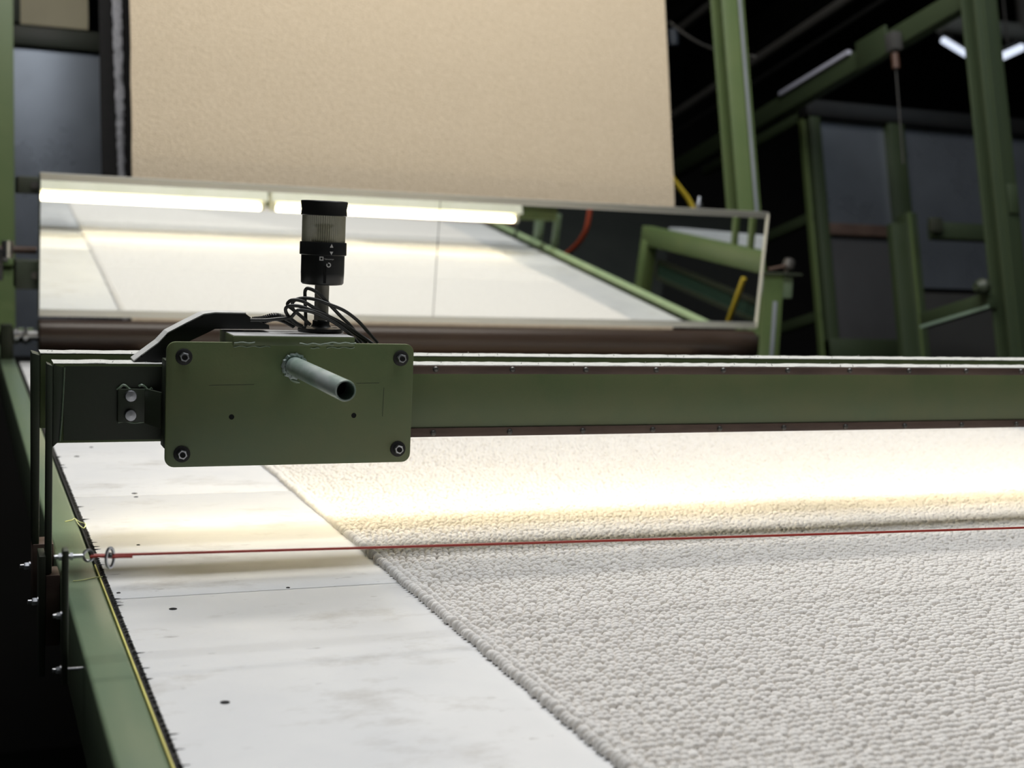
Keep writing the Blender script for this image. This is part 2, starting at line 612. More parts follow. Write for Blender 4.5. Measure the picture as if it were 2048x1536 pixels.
# bound edge: wrapped yarns along the left side, two ridges
ey = np.arange(0.95, 4.9, 0.0104)
N = len(ey)
ey2 = ey + rng.normal(0, 0.0011, N)
wave = 0.0007 * np.sin(ey * 31) + 0.0005 * np.sin(ey * 77)
V1, F1 = loops_mesh(CX0 + 0.0065 + wave + rng.normal(0, 0.0006, N), ey2, np.full(N, 0.0056), rng.uniform(0.0078, 0.0094, N), rng.uniform(0.0035, 0.0044, N),
                    rng.uniform(0.0066, 0.0098, N), rng.normal(0.30, 0.16, N), rings=((0.9, -0.45), (1.0, 0.0), (0.9, 0.45), (0.55, 0.85)))
V2, F2 = loops_mesh(CX0 + 0.0185 + wave + rng.normal(0, 0.0008, N), ey2 + 0.0050, np.full(N, 0.0058), rng.uniform(0.0062, 0.0074, N), rng.uniform(0.0038, 0.0047, N),
                    rng.uniform(0.0072, 0.0095, N), rng.normal(0.22, 0.18, N))
eb = np_object('edge_binding', np.concatenate([V1, V2]), np.concatenate([F1, F2 + len(V1)]), PILE, carpet)
eb['kind'] = 'stuff'
# bend under the roller and the rising length
prof = [(5.24, 0.005), (5.36, 0.006), (5.44, 0.014), (5.50, 0.045), (5.525, 0.11), (5.54, 0.22), (5.56, 0.45), (5.585, 0.712), (5.66, 1.05), (5.735, 1.395), (5.90, 2.1), (6.15, 3.1)]
prof = spline([Vector((0, a, b)) for a, b in prof], 4)
rs = MB()
nx = 14
vs, fs = [], []
for i, p in enumerate(prof):
    t = (prof[min(i + 1, len(prof) - 1)] - prof[max(i - 1, 0)]).normalized()
    nrm = Vector((0, -t.z, t.y))
    for side in (0, 1):
        q = p + nrm * (0.0 if side else 0.012)
        for k in range(nx + 1):
            x = CX0 + (CX1 - CX0) * k / nx
            if k == 0:
                x += 0.0012 * math.sin(i * 1.7)
            vs.append((x, q.y, q.z))
st = 2 * (nx + 1)
for i in range(len(prof) - 1):
    for k in range(nx):
        a, b = i * st + k, (i + 1) * st + k
        fs.append((a, a + 1, b + 1, b))
        a2, b2 = a + nx + 1, b + nx + 1
        fs.append((a2, b2, b2 + 1, a2 + 1))
    for k in (0, nx):
        a, b = i * st + k, (i + 1) * st + k
        fs.append((a, b, b + nx + 1, a + nx + 1))
rs.add(vs, fs)
tag(rs.build('rising_length', PILE_WARM_LIT, carpet, smooth=60), 'length of the cream carpet rising behind the mirror, warm light painted into its colour')

# ------------------------------------------------------------------ cross beam frame (two channels on bent legs)
ZB, ZT = 0.205, 0.327
frame = thing('cross_beam_frame', 'green steel cross beam of two channels bridging the table on flat legs', 'beam', (0.12, 2.2, 0.0))


def channel(y, x0, x1, name, mt):
    t = 0.007
    poly = [(x0, y, ZB), (x0, y + 0.05, ZB), (x0, y + 0.05, ZB + t), (x0, y + t, ZB + t), (x0, y + t, ZT - t), (x0, y + 0.05, ZT - t), (x0, y + 0.05, ZT), (x0, y, ZT)]
    return MB().prism(poly, (x1 - x0, 0, 0)).build(name, mt, frame, bevel=0.0015)


fb = channel(2.150, 0.1365, XR + 0.01, 'front_channel', GREEN)
rb = channel(2.300, 0.126, XR + 0.01, 'rear_channel', GREEN)
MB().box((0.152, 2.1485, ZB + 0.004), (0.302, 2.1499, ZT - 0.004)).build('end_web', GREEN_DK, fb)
# dusty upper flanges
for y, x0, par in ((2.150, 0.1365, fb), (2.300, 0.126, rb)):
    mb = MB()
    nseg = 260
    v0, f0 = [], []
    for i in range(nseg + 1):
        x = x0 + (XR - x0) * i / nseg
        hgt = random.uniform(0.0004, 0.0014)
        v0 += [(x, y - 0.0003, ZT + 0.0001), (x, y + random.uniform(0.0, 0.002), ZT + hgt), (x, y + 0.05, ZT + hgt), (x, y + 0.05, ZT)]
    for i in range(nseg):
        for k in range(3):
            a = i * 4 + k
            f0.append((a, a + 1, a + 5, a + 4))
    mb.add(v0, f0).build('lint_strip', LINT, par, smooth=20)
    # tufts of lint standing on the flange
    tf = MB()
    for i in range(46):
        x = random.uniform(x0, 2.2)
        yb = y + random.uniform(0.0, 0.045)
        tip = Vector((x + random.uniform(-0.004, 0.004), yb, ZT + random.uniform(0.0015, 0.0055)))
        tf.tube([(x, yb, ZT), tip], [0.0011, 0.0003], 4)
    tuft = tf.build('lint_tuft', LINT, par)
    tuft['kind'] = 'stuff'
# legs with a mitred corner
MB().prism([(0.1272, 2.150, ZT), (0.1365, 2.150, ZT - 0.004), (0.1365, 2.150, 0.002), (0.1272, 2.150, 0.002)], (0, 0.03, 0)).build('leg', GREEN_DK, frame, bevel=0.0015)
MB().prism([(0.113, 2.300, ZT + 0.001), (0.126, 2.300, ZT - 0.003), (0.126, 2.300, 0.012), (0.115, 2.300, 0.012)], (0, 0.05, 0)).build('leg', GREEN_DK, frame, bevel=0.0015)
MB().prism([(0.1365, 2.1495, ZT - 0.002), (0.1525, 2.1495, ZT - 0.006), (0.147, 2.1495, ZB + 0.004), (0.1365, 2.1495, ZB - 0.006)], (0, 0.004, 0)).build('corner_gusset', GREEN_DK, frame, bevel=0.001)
wl = MB().tube(spline([(0.1525, 2.1488, ZT - 0.006), (0.151, 2.1486, 0.28), (0.149, 2.1486, 0.24), (0.1465, 2.1488, ZB + 0.003)], 5), 0.0013, 6).build('weld_seam', WELD, frame)
# clamp blocks on the rail side and their bolts
b1 = MB().box((0.1275, 2.148, -0.112), (XL - 0.0005, 2.205, 0.0)).build('clamp_block', BROWN, frame, bevel=0.002)
b2 = MB().box((0.116, 2.298, -0.090), (XL - 0.0005, 2.352, 0.014)).build('clamp_block', BROWN, frame, bevel=0.002)
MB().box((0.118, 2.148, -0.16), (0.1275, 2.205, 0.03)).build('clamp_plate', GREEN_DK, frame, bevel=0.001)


def bolt(name, p, parent, r=0.0068, ln=0.008, axis=(-1, 0, 0)):
    a = Vector(axis)
    mb = MB()
    mb.lathe(p, a, [(r * 1.15, -0.001), (r * 1.15, 0.0015)], 16)
    mb.lathe(Vector(p) + a * 0.0015, a, [(r * 0.98, 0), (r * 0.98, ln * 0.8), (r * 0.85, ln)], 6)
    mb.lathe(Vector(p) + a * 0.0015, a, [(r * 0.55, ln * 0.9), (r * 0.55, ln * 1.7), (r * 0.45, ln * 1.8)], 12)
    return mb.build(name, STEEL, parent)


bolt('bolt', (0.118, 2.17, -0.046), frame)
bolt('bolt', (0.113, 2.32, -0.027), frame)
# riveted brown strips along the front web
up_s = MB().box((0.676, 2.1462, 0.3125), (XR, 2.1498, ZT - 0.0005)).build('upper_strip', BROWN, frame, bevel=0.0008)
lo_s = MB().box((0.676, 2.1462, ZB + 0.0005), (XR, 2.1498, 0.2205)).build('lower_strip', BROWN, frame, bevel=0.0008)
rv = None
for i in range(20):
    x = 0.745 + 0.1391 * i
    if x > XR - 0.02:
        break
    for z, par in ((0.3205, up_s), (0.2125, lo_s)):
        if rv is None:
            rv = MB().lathe(Vector((0, 2.1462, 0)) + ORG[frame.name] * 0, (0, -1, 0), [(0.0052, 0), (0.0050, 0.0016), (0.0036, 0.0036), (0.0016, 0.0043)], 14).build('rivet', STEEL_DK, par)
            rv.location = (x, 0, z)
        else:
            place(rv, 'rivet', par, (x, 0, z))
# thin lower lip of the lamp tray caught by the lamp
# bolted bracket on the end web
brk = MB().box((0.2305, 2.1425, 0.237), (0.278, 2.1485, 0.289)).build('bracket', GREEN_DK, frame, bevel=0.0015)
MB().prism([(0.270, 2.1425, 0.2355), (0.270, 2.1425, 0.2895), (0.292, 2.122, 0.286), (0.292, 2.122, 0.229)], (0.0035, 0.004, 0)).build('bracket_lip', GREEN_DK, brk, bevel=0.001)
for x0 in (0.230, 0.262):
    MB().tube(spline([(x0 + i * 0.004, 2.1475 - 0.001 * (i % 2), 0.2905 + 0.004 * math.sin(i * 1.1 + x0 * 50)) for i in range(6)], 3), 0.0022, 6).build('weld_bead', WELD, brk)
MB().tube(spline([(0.232 + i * 0.011, 2.147, 0.2365 + 0.0015 * math.sin(i * 2)) for i in range(5)], 3), 0.0015, 6).build('weld_bead', WELD, brk)
for z in (0.278, 0.248):
    MB().lathe((0.2495, 2.1425, z), (0, -1, 0), [(0.0092, 0), (0.0092, 0.004), (0.0082, 0.0058), (0.0, 0.0063)], 18).build('bolt_head', STEEL, brk)
MB().box((0.2965, 2.112, 0.2), (0.303, 2.1495, 0.337)).build('end_flange', GREEN_DK, frame, bevel=0.001)

# ------------------------------------------------------------------ lamps behind the beam
for nm, x0, x1, lab in (('fluorescent_lamp', 0.20, 1.625, 'lit warm tube lamp behind the cross beam, left of the two in the mirror'),
                        ('fluorescent_lamp', 1.645, 3.17, 'lit warm tube lamp behind the cross beam, right of the two in the mirror')):
    lp = thing(nm, lab, 'lamp', (0.5 * (x0 + x1), 2.38, 0.28), group='tube lamps behind the cross beam')
    t = 0.0015
    # tray: front lip, roof, sloping rear wing
    MB().prism([(x0, 2.3515, 0.300), (x0, 2.3515, 0.1860), (x0, 2.3530, 0.1860), (x0, 2.3545, 0.292), (x0, 2.395, 0.292), (x0, 2.425, 0.250), (x0, 2.4262, 0.2507), (x0, 2.397, 0.300)], (x1 - x0, 0, 0)).build('lamp_tray', WHITEHOUSING, lp, smooth=0)
    MB().cyl((x0 + 0.035, 2.378, 0.206), (x1 - 0.035, 2.378, 0.206), 0.0145, 16).build('tube', TUBE_M, lp)
    for xa in (x0 + 0.006, x1 - 0.036):
        MB().box((xa, 2.364, 0.19), (xa + 0.03, 2.392, 0.292)).build('lamp_holder', WHITEHOUSING, lp, bevel=0.003)

# ------------------------------------------------------------------ control box on the beam
box = thing('control_box', 'green steel box with bolted cover plate and protruding pipe on the beam', 'box', (0.49, 2.13, 0.172))
YP = 2.10
px0, px1, pz0, pz1, cr = 0.2965, 0.6905, 0.1725, 0.3665, 0.014
poly = []
for (cxx, czz, a0) in ((px1 - cr, pz1 - cr, 0), (px0 + cr, pz1 - cr, 90), (px0 + cr, pz0 + cr, 180), (px1 - cr, pz0 + cr, 270)):
    for k in range(6):
        a = math.radians(a0 + 18 * k)
        poly.append((cxx + cr * math.cos(a), YP, czz + cr * math.sin(a)))
plate = MB().prism(poly, (0, 0.006, 0)).build('cover_plate', GREEN, box, bevel=0.0008)
MB().box((0.3035, YP + 0.0062, 0.19), (0.676, 2.1495, 0.352)).build('body', GREEN_DK, box, bevel=0.002)
# raised top housing (its roof carries the signal light)
xa, xb, zt = 0.3965, 0.590, 0.3765
MB().prism([(xa, YP - 0.003, zt), (xa, YP - 0.003, 0.362), (xa, YP, 0.362), (xa, 2.1495, 0.34), (xa, 2.214, 0.34), (xa, 2.214, zt)], (xb - xa, 0, 0)).build('top_housing', GREEN, box, bevel=0.001)
MB().box((xa + 0.001, YP - 0.002, zt), (xb - 0.001, 2.2135, zt + 0.0008)).build('lint_layer', mat('grey_lint', (0.47, 0.47, 0.47), 0.9, col2=(0.33, 0.33, 0.32), nscale=30, bump=0.5, bscale=400), box)
for xs0, xe0, z, amp in ((0.3975, 0.455, 0.3605, 0.0010), (0.398, 0.430, 0.3665, 0.0008), (0.500, 0.555, 0.3655, 0.001), (0.545, 0.590, 0.3600, 0.0010), (0.545, 0.592, 0.3675, 0.0009), (0.519, 0.533, 0.3590, 0.0008)):
    n = max(5, int((xe0 - xs0) / 0.004))
    MB().tube([(xs0 + (xe0 - xs0) * i / n, YP - 0.0032 * (1 if z > 0.362 else 0.25), z + amp * math.sin(i * 1.3 + xs0 * 90)) for i in range(n + 1)], 0.0011, 6).build('weld_bead', WELD, box)
# nuts at the corners, each on a dark washer
for (x, z) in ((0.3225, 0.3435), (0.6685, 0.3435), (0.6690, 0.1945), (0.3220, 0.1930)):
    wsh = MB().lathe((x, YP, z), (0, -1, 0), [(0.0128, 0), (0.0128, 0.0016), (0.0118, 0.0022)], 22).build('washer', BLACK_RB, box)
    a = Vector((0, -1, 0))
    nut = MB()
    nut.lathe(Vector((x, YP, z)) + a * 0.002, a, [(0.0078, 0), (0.0078, 0.006), (0.0069, 0.0072)], 6)
    nut.build('nut', STEEL, wsh)
    MB().lathe(Vector((x, YP, z)) + a * 0.004, a, [(0.0043, 0), (0.0043, 0.0072), (0.0036, 0.0078)], 14).build('stud', HOLE, wsh)
for (x, z) in ((0.397, 0.250), (0.593, 0.2505)):
    MB().lathe((x, YP + 0.002, z), (0, -1, 0), [(0.0042, 0), (0.0042, 0.0023)], 14).build('hole', HOLE, plate)
# scribed lines on the plate
for p, q in (((418, 771), (508, 769)), ((713, 767), (758, 766)), ((768, 775), (765, 833))):
    a, b = at(*p, y=YP - 0.0001), at(*q, y=YP - 0.0001)
    MB().bar(a, b, 0.0006, 0.0006).build('scribed_line', GREEN_DK, plate)
# pipe
PX, PZ = 0.4935, 0.330
outer = MB()
ro, ri = 0.0150, 0.0126
prof = [(ro, 0.0), (ro, 0.306), (ro - 0.0006, 0.3075), (ri, 0.3075), (ri, 0.06), (0.0005, 0.06)]
outer.lathe((PX, YP, PZ), (0, -1, 0), prof, 36)
pipe = outer.build('pipe', GREEN_PIPE, box, smooth=50)
MB().cyl((PX, YP - 0.15, PZ), (PX, YP - 0.262, PZ), ri - 0.0002, 24).build('pipe_bore', HOLE, pipe)
rim = MB()
rim.lathe((PX, YP - 0.3072, PZ), (0, -1, 0), [(ro - 0.0002, 0), (ro - 0.0004, 0.0006), (ri, 0.0006), (ri, -0.001)], 36)
wb = MB()
pts = []
for i in range(40):
    a = 2 * math.pi * i / 40
    rr = 0.0172 + 0.0012 * math.sin(i * 2.3) + 0.0008 * random.random()
    pts.append((PX + rr * math.cos(a), YP - 0.002 - 0.0008 * random.random(), PZ + rr * math.sin(a)))
wb.tube(pts, 0.0034, 7, closed=True)
wb.build('weld_ring', GREEN_PIPE, pipe)
MB().tube([(PX - 0.006 + i * 0.004, YP - 0.0008, PZ - 0.0215 - 0.0012 * i) for i in range(5)], [0.001, 0.0024, 0.003, 0.0026, 0.001], 6).build('weld_run', WELD, plate)

# ------------------------------------------------------------------ signal light
SX, SY = 0.5575, 2.19
sig = thing('signal_light', 'black signal light with one clear ribbed lens on a grey pole', 'signal light', (SX, SY, 0.3775))
Z = (0, 0, 1)
bf = MB().lathe((SX, SY, 0.3775), Z, [(0.0370, 0), (0.0380, 0.002), (0.0375, 0.0065), (0.033, 0.0080), (0.017, 0.0084), (0.0142, 0.012), (0.0138, 0.0185), (0.0125, 0.0195)], 40).build('base_flange', BLACK_PL, sig, smooth=40)
for k in range(3):
    a = math.radians(200 + 120 * k)
    MB().lathe((SX + 0.025 * math.cos(a), SY + 0.025 * math.sin(a), 0.3775 + 0.0079), Z, [(0.0042, 0), (0.0042, 0.0006)], 12).build('slot', HOLE, bf)
MB().cyl((SX, SY, 0.394), (SX, SY, 0.458), 0.0118, 28).build('pole', POLE_M, sig)
lb = MB().lathe((SX, SY, 0.4545), Z, [(0.024, 0.0), (0.0325, 0.0012), (0.0348, 0.0038), (0.0354, 0.02), (0.0354, 0.0535)], 56).build('lower_body', BLACK_PL, sig, smooth=40)
MB().bar((SX - 0.005, SY - 0.0352, 0.459), (SX - 0.005, SY - 0.0352, 0.486), 0.004, 0.002, (0, 1, 0)).build('groove', HOLE, lb)
cl = MB().lathe((SX, SY, 0.5035), Z, [(0.0372, 0), (0.0382, 0.001), (0.0382, 0.0195), (0.0374, 0.0212), (0.034, 0.0212)], 56).build('collar', BLACK_PL, sig, smooth=40)
lens_m = mat('clear_ribbed_lens', (0.60, 0.58, 0.44), 0.22, alpha=0.80, col2=(0.46, 0.45, 0.34), nscale=20, spec=0.6)
MB().lathe((SX, SY, 0.5235), Z, [(0.0354, 0), (0.0354, 0.0445)], 120, ribs=1, ribd=0.0019).build('lens', lens_m, sig, smooth=15)
MB().lathe((SX, SY, 0.5240), Z, [(0.019, 0), (0.019, 0.004), (0.011, 0.008), (0.011, 0.024), (0.016, 0.027), (0.016, 0.029), (0.004, 0.031)], 24).build('bulb_holder', mat('olive_bulb_holder', (0.16, 0.155, 0.11), 0.5, col2=(0.22, 0.2, 0.14), nscale=20), sig)
MB().lathe((SX, SY, 0.5675), Z, [(0.0362, 0), (0.0375, 0.001), (0.0368, 0.010), (0.0382, 0.0225), (0.0372, 0.0238), (0.030, 0.0243)], 56).build('cap', BLACK_PL, sig, smooth=40)

# printed marks, wrapped on the cylinder
front = math.atan2(-1, -0.13)      # angle that faces the viewer


def wrap(pts2, r, z0, off):
    out = []
    for u, v in pts2:
        a = front + (u + off) / r
        out.append(Vector((SX + r * math.cos(a), SY + r * math.sin(a), z0 + v)))
    return out


def flat_print(polys, r, z0, off, name, parent):
    mb = MB()
    for pl in polys:
        vs = wrap(pl, r, z0, off)
        mb.add(vs, [list(range(len(vs)))])
    return mb.build(name, WHITEPL, parent, smooth=0)


A = 0.0030
flat_print([[(-A, -0.0028), (A, -0.0028), (0, 0.0034)]], 0.0384, 0.5195, 0.0092, 'arrow_up', cl)
flat_print([[(-A, 0.0026), (0, -0.0030), (A, 0.0026)]], 0.0384, 0.5077, 0.0092, 'arrow_down', cl)
sq = []
o_, i_ = 0.0033, 0.0016
sq += [[(-o_, -o_), (o_, -o_), (o_, -i_), (-o_, -i_)], [(-o_, i_), (o_, i_), (o_, o_), (-o_, o_)], [(-o_, -i_), (-i_, -i_), (-i_, i_), (-o_, i_)], [(i_, -i_), (o_, -i_), (o_, i_), (i_, i_)]]
flat_print(sq, 0.0356, 0.4985, -0.0065, 'square_mark', lb)
ring = []
for k in range(20):
    if k in (6, 7):
        continue
    a, b = 2 * math.pi * k / 20, 2 * math.pi * (k + 1) / 20
    ring.append([(0.0022 * math.cos(a), 0.0022 * math.sin(a)), (0.0040 * math.cos(a), 0.0040 * math.sin(a)), (0.0040 * math.cos(b), 0.0040 * math.sin(b)), (0.0022 * math.cos(b), 0.0022 * math.sin(b))])
flat_print(ring, 0.0356, 0.4885, 0.0055, 'ring_mark', lb)
tcu = bpy.data.curves.new('lettering', 'FONT')
tcu.body = 'Telemecanique'
tcu.size = 0.0037
tob = bpy.data.objects.new('lettering_source', tcu)
COL.objects.link(tob)
dg = bpy.context.evaluated_depsgraph_get()
tme = bpy.data.meshes.new_from_object(tob.evaluated_get(dg))
bpy.data.objects.remove(tob)
mb = MB()
tv = wrap([(v.co.x * 0.72, v.co.y) for v in tme.vertices], 0.0357, 0.4968, -0.0020)
mb.add(tv, [list(p.vertices) for p in tme.polygons])
mb.build('lettering', WHITEPL, lb, smooth=0)

# ------------------------------------------------------------------ cables by the signal light
coil = thing('cable_coil', 'loosely coiled grey black cable hanging around the signal light pole', 'cable', (0.56, 2.2, 0.378))
strands = [
    ([(612, 652), (611, 620), (610, 592), (611, 580), (618, 577), (636, 586), (657, 607), (681, 632), (704, 655), (722, 686)], 2.172),
    ([(586, 618), (585, 606), (593, 599), (608, 596), (631, 599), (657, 608), (688, 621), (715, 641), (737, 665), (755, 686)], 2.166),
    ([(621, 650), (604, 634), (586, 619), (575, 609), (584, 600), (604, 602), (626, 614), (650, 628), (676, 644), (708, 666), (733, 686)], 2.162),
    ([(605, 653), (590, 644), (576, 631), (571, 619), (578, 612), (597, 612), (620, 619), (651, 630), (684, 646), (726, 674), (746, 688)], 2.158),
    ([(500, 640), (530, 640), (553, 638), (580, 635), (590, 626), (599, 620), (624, 624), (645, 633), (670, 646), (697, 666), (718, 688)], 2.154),
    ([(566, 634), (585, 645), (600, 652), (612, 656)], 2.168),
]
for pts, yv in strands:
    P = [at(a, b, y=yv - 0.012 + 0.006 * math.sin(i * 0.9)) for i, (a, b) in enumerate(pts)]
    MB().tube(spline(P, 6), 0.0029, 9).build('strand', CABLE, coil, smooth=60)
rd = [at(a, b, y=2.19) for a, b in ((505, 642), (525, 640), (550, 634), (572, 640), (590, 650))]
pl = spline(rd, 14)
cond = thing('corrugated_conduit', 'short black corrugated conduit leading from the bent duct to the cables', 'conduit', tuple(rd[0]))
MB().tube(pl, [0.0062 + 0.0011 * (i % 2) for i in range(len(pl))], 12).build('sleeve', BLACK_PL, cond, smooth=60)

duct = thing('cable_duct', 'bent black cable duct with pale upper edge climbing over the box', 'duct', (0.36, 2.2, 0.33))
top = [(268, 723), (284, 711), (317, 687), (336, 667), (372, 648), (408, 630), (430, 627), (492, 628), (508, 640), (538, 650), (539, 658)]
bot = [(430, 658), (410, 668), (382, 681), (346, 706), (326, 723)]
poly = [at(a, b, y=2.165) for a, b in top + bot]
MB().prism(poly, (0, 0.045, 0)).build('duct_side', BLACK_PL, duct, smooth=20)
lipm = MB()
tp = [at(a, b, y=2.1645) for a, b in top[:8]]
for a, b in zip(tp[:-1], tp[1:]):
    t = (b - a).normalized()
    lipm.prism([a + Vector((0, 0, 0.0002)), b + Vector((0, 0, 0.0002)), b + Vector((0, 0, 0.0021)), a + Vector((0, 0, 0.0021))], (0, 0.046, 0))
lip = lipm.build('duct_lip', mat('pale_duct_edge', (0.50, 0.50, 0.48), 0.7, col2=(0.62, 0.62, 0.60), nscale=60), duct, smooth=20)
for (a, b) in ((283, 713), (334, 671), (404, 634), (370, 651)):
    p = at(a, b, y=2.164)
    MB().lathe(p, (0, -1, 0), [(0.0016, -0.001), (0.0016, 0.0004)], 10).build('hole', HOLE, lip)

# ------------------------------------------------------------------ pull cord with its bracket
YC = 1.729
brc = thing('cord_bracket', 'narrow green upright bracket with bolts and an eye bolt on the rail', 'bracket', (0.1265, YC, -0.05))
MB().box((0.1225, YC, -0.034), (0.1300, YC + 0.022, 0.1395)).build('upright', GREEN_DK, brc, bevel=0.002)
for z in (0.054, -0.016):
    bolt('bolt', (0.1225, YC + 0.011, z), brc, r=0.0048, ln=0.005)
    MB().cyl((0.130, YC + 0.011, z), (XL - 0.0002, YC + 0.011, z), 0.0022, 10).build('bolt_shank', STEEL, brc) if z < 0 else None
ZC = 0.130
eb = MB()
eb.cyl((0.113, YC + 0.008, ZC), (0.1475, YC + 0.008, ZC), 0.0026, 12)
ebo = eb.build('eye_bolt', STEEL, brc)
for xa in (0.1180, 0.1315):
    MB().lathe((xa, YC + 0.008, ZC), (1, 0, 0), [(0.0052, 0), (0.0052, 0.0035)], 6).build('nut', STEEL, ebo)
rp = [(0.1535 + 0.0058 * math.cos(a), YC + 0.008 + 0.0012 * math.sin(a), ZC + 0.0066 * math.sin(a)) for a in [2 * math.pi * i / 28 for i in range(28)]]
MB().tube(rp, 0.0019, 8, closed=True).build('eye', STEEL, ebo)

c0 = Vector((0.157, YC + 0.008, ZC))
c1 = Vector((XR - 0.02, YC + 0.008, 0.080))
cord = thing('pull_cord', 'taut red cord stretched low across the table above the carpet', 'cord', tuple(c0))
sag = lambda t: -0.004 * 4 * t * (1 - t)
MB().tube([c0.lerp(c1, i / 40) + Vector((0, 0, sag(i / 40))) for i in range(41)], 0.00185, 8).build('line', RED, cord)
MB().tube(spline([(0.1555, YC + 0.0055, ZC - 0.001), (0.165, YC + 0.0048, ZC - 0.0005), (0.18, YC + 0.0058, ZC - 0.0025), (0.195, YC + 0.0062, ZC - 0.003), (0.207, YC + 0.0062, ZC - 0.0035)], 6), 0.0019, 8).build('tail', RED, cord)
clip = thing('cable_clip', 'small chrome oval clip gripping the red cord near its end', 'clip', (0.180, YC + 0.006, 0.115))
op = [(0.1795 + 0.0050 * math.cos(a), YC + 0.006 + 0.003 * math.cos(a), 0.1265 + 0.0125 * math.sin(a)) for a in [2 * math.pi * i / 32 for i in range(32)]]
MB().tube(op, 0.0021, 8, closed=True).build('link', STEEL, clip)
MB().lathe((0.1795, YC + 0.0095, 0.1300), (0, -1, 0), [(0.0030, 0), (0.0030, 0.007), (0.002, 0.008)], 6).build('clamp_nut', STEEL_DK, clip)
# end bracket on the far rail
ebk = thing('cord_anchor', 'green upright on the right side rail holding the far cord end', 'bracket', (XR - 0.02, YC, 0.0))
MB().box((XR - 0.022, YC - 0.004, -0.0285), (XR - 0.014, YC + 0.020, 0.095)).build('upright', GREEN_DK, ebk, bevel=0.002)
MB().box((XR - 0.034, YC - 0.010, -0.0295), (XR - 0.013, YC + 0.026, -0.0245)).build('foot', GREEN_DK, ebk, bevel=0.001)

# loose yarns on the rail
for nm, pts, lab in (('yarn_scrap', [(130, 1043), (144, 1040), (150, 1037), (156, 1047), (163, 1054), (168, 1056), (171, 1048), (160, 1044), (152, 1039)], 'tangled scrap of yellow yarn lying on the rail edge'),
                     ('yarn_scrap', [(146, 1162), (165, 1160), (185, 1156), (205, 1153)], 'straight yellow yarn lying across the left rail')):
    P = [at(a, b, z=0.0012 + 0.0006 * (i % 2)) for i, (a, b) in enumerate(pts)]
    o = MB().tube(spline(P, 5), 0.0009, 6).build(nm, YARN, origin=P[0])
    tag(o, lab, 'yarn', 'yellow yarn scraps on the left rail')

# ------------------------------------------------------------------ tilted mirror
mroot = thing('mirror', 'wide tilted mirror above the table end reflecting the lit carpet', 'mirror', tuple(onmir(800, 655)))
TL, TR, BR, BL = onmir(77, 352), onmir(1537, 432), onmir(1513, 652), onmir(77, 631)
XM0, XM1 = BL.x, 3.2175
ztop, zbot = (TL - M0).dot(MU), (BL - M0).dot(MU)
zt2 = (TR - M0).dot(MU)
zb2 = (BR - M0).dot(MU)


def mp(x, s, d=0.0):
    return Vector((x, 0, 0)) + M0 + MU * s + MN * d


def mbox(x0, x1, s0, s1, d0, d1, name, mt, parent, bevel=0.0):
    vs = [mp(x, s, d) for d in (d0, d1) for x, s in ((x0, s0), (x1, s0), (x1, s1), (x0, s1))]
    return MB().add(vs, [(0, 3, 2, 1), (4, 5, 6, 7), (0, 1, 5, 4), (1, 2, 6, 5), (2, 3, 7, 6), (3, 0, 4, 7)]).build(name, mt, parent, bevel=bevel, smooth=0)


S0, S1 = 0.5 * (zbot + zb2), 0.5 * (ztop + zt2)
mbox(XM0, 1.7335, S0 + 0.018, S1 - 0.006, -0.006, 0.0, 'mirror_pane', MIRROR, mroot)
mbox(1.7365, XM1 - 0.006, S0 + 0.018, S1 - 0.006, -0.006, 0.0, 'mirror_pane', MIRROR, mroot)
mbox(XM0, XM1, S0 - 0.006, S1 + 0.004, -0.030, -0.0065, 'backing_board', BLACK_PL, mroot)
mbox(XM0, XM1, S1 - 0.012, S1 + 0.014, -0.030, 0.004, 'top_rail', ALU, mroot, 0.002)
mbox(XM0, XM1, S0 - 0.006, S0 + 0.020, -0.030, 0.006, 'bottom_rail', ALU, mroot, 0.002)
mbox(XM1 - 0.007, XM1 + 0.001, S0 + 0.0, S1 + 0.006, -0.012, 0.008, 'right_edge', GLASSEDGE, mroot, 0.002)
mbox(XM0 - 0.002, XM0 + 0.003, S0 + 0.0, S1 + 0.006, -0.020, 0.003, 'left_edge', GREEN_DK, mroot)

# ------------------------------------------------------------------ roller under the mirror
rol = thing('guide_roller', 'long dark brown steel roller under the mirror at the table end', 'roller', (1.85, 5.35, 0.085))
MB().lathe((0.285, 5.35, 0.085), (1, 0, 0), [(0.058, 0), (0.062, 0.004), (0.062, 3.096), (0.058, 3.10)], 48).build('barrel', ROLLER, rol)
MB().cyl((0.165, 5.35, 0.085), (0.285, 5.35, 0.085), 0.018, 20).build('shaft', STEEL, rol)
MB().cyl((3.385, 5.35, 0.085), (3.435, 5.35, 0.085), 0.018, 20).build('shaft', STEEL_DK, rol)
for xa in (0.152, 3.388):
    MB().box((xa, 5.30, 0.001), (xa + 0.045, 5.40, 0.125)).build('bearing_block', GREEN_DK, rol, bevel=0.006)
for xa in (0.20, 0.232):
    MB().cyl((xa, 5.318, 0.085), (xa + 0.014, 5.318, 0.085), 0.03, 20).build('set_collar', STEEL, rol)

# ------------------------------------------------------------------ columns in world axes
def wbar(p, q, wd, dp, name, mt, parent, up=(0, 0, 1), bevel=0.004):
    return MB().bar(p, q, wd, dp, up).build(name, mt, parent, bevel=bevel)


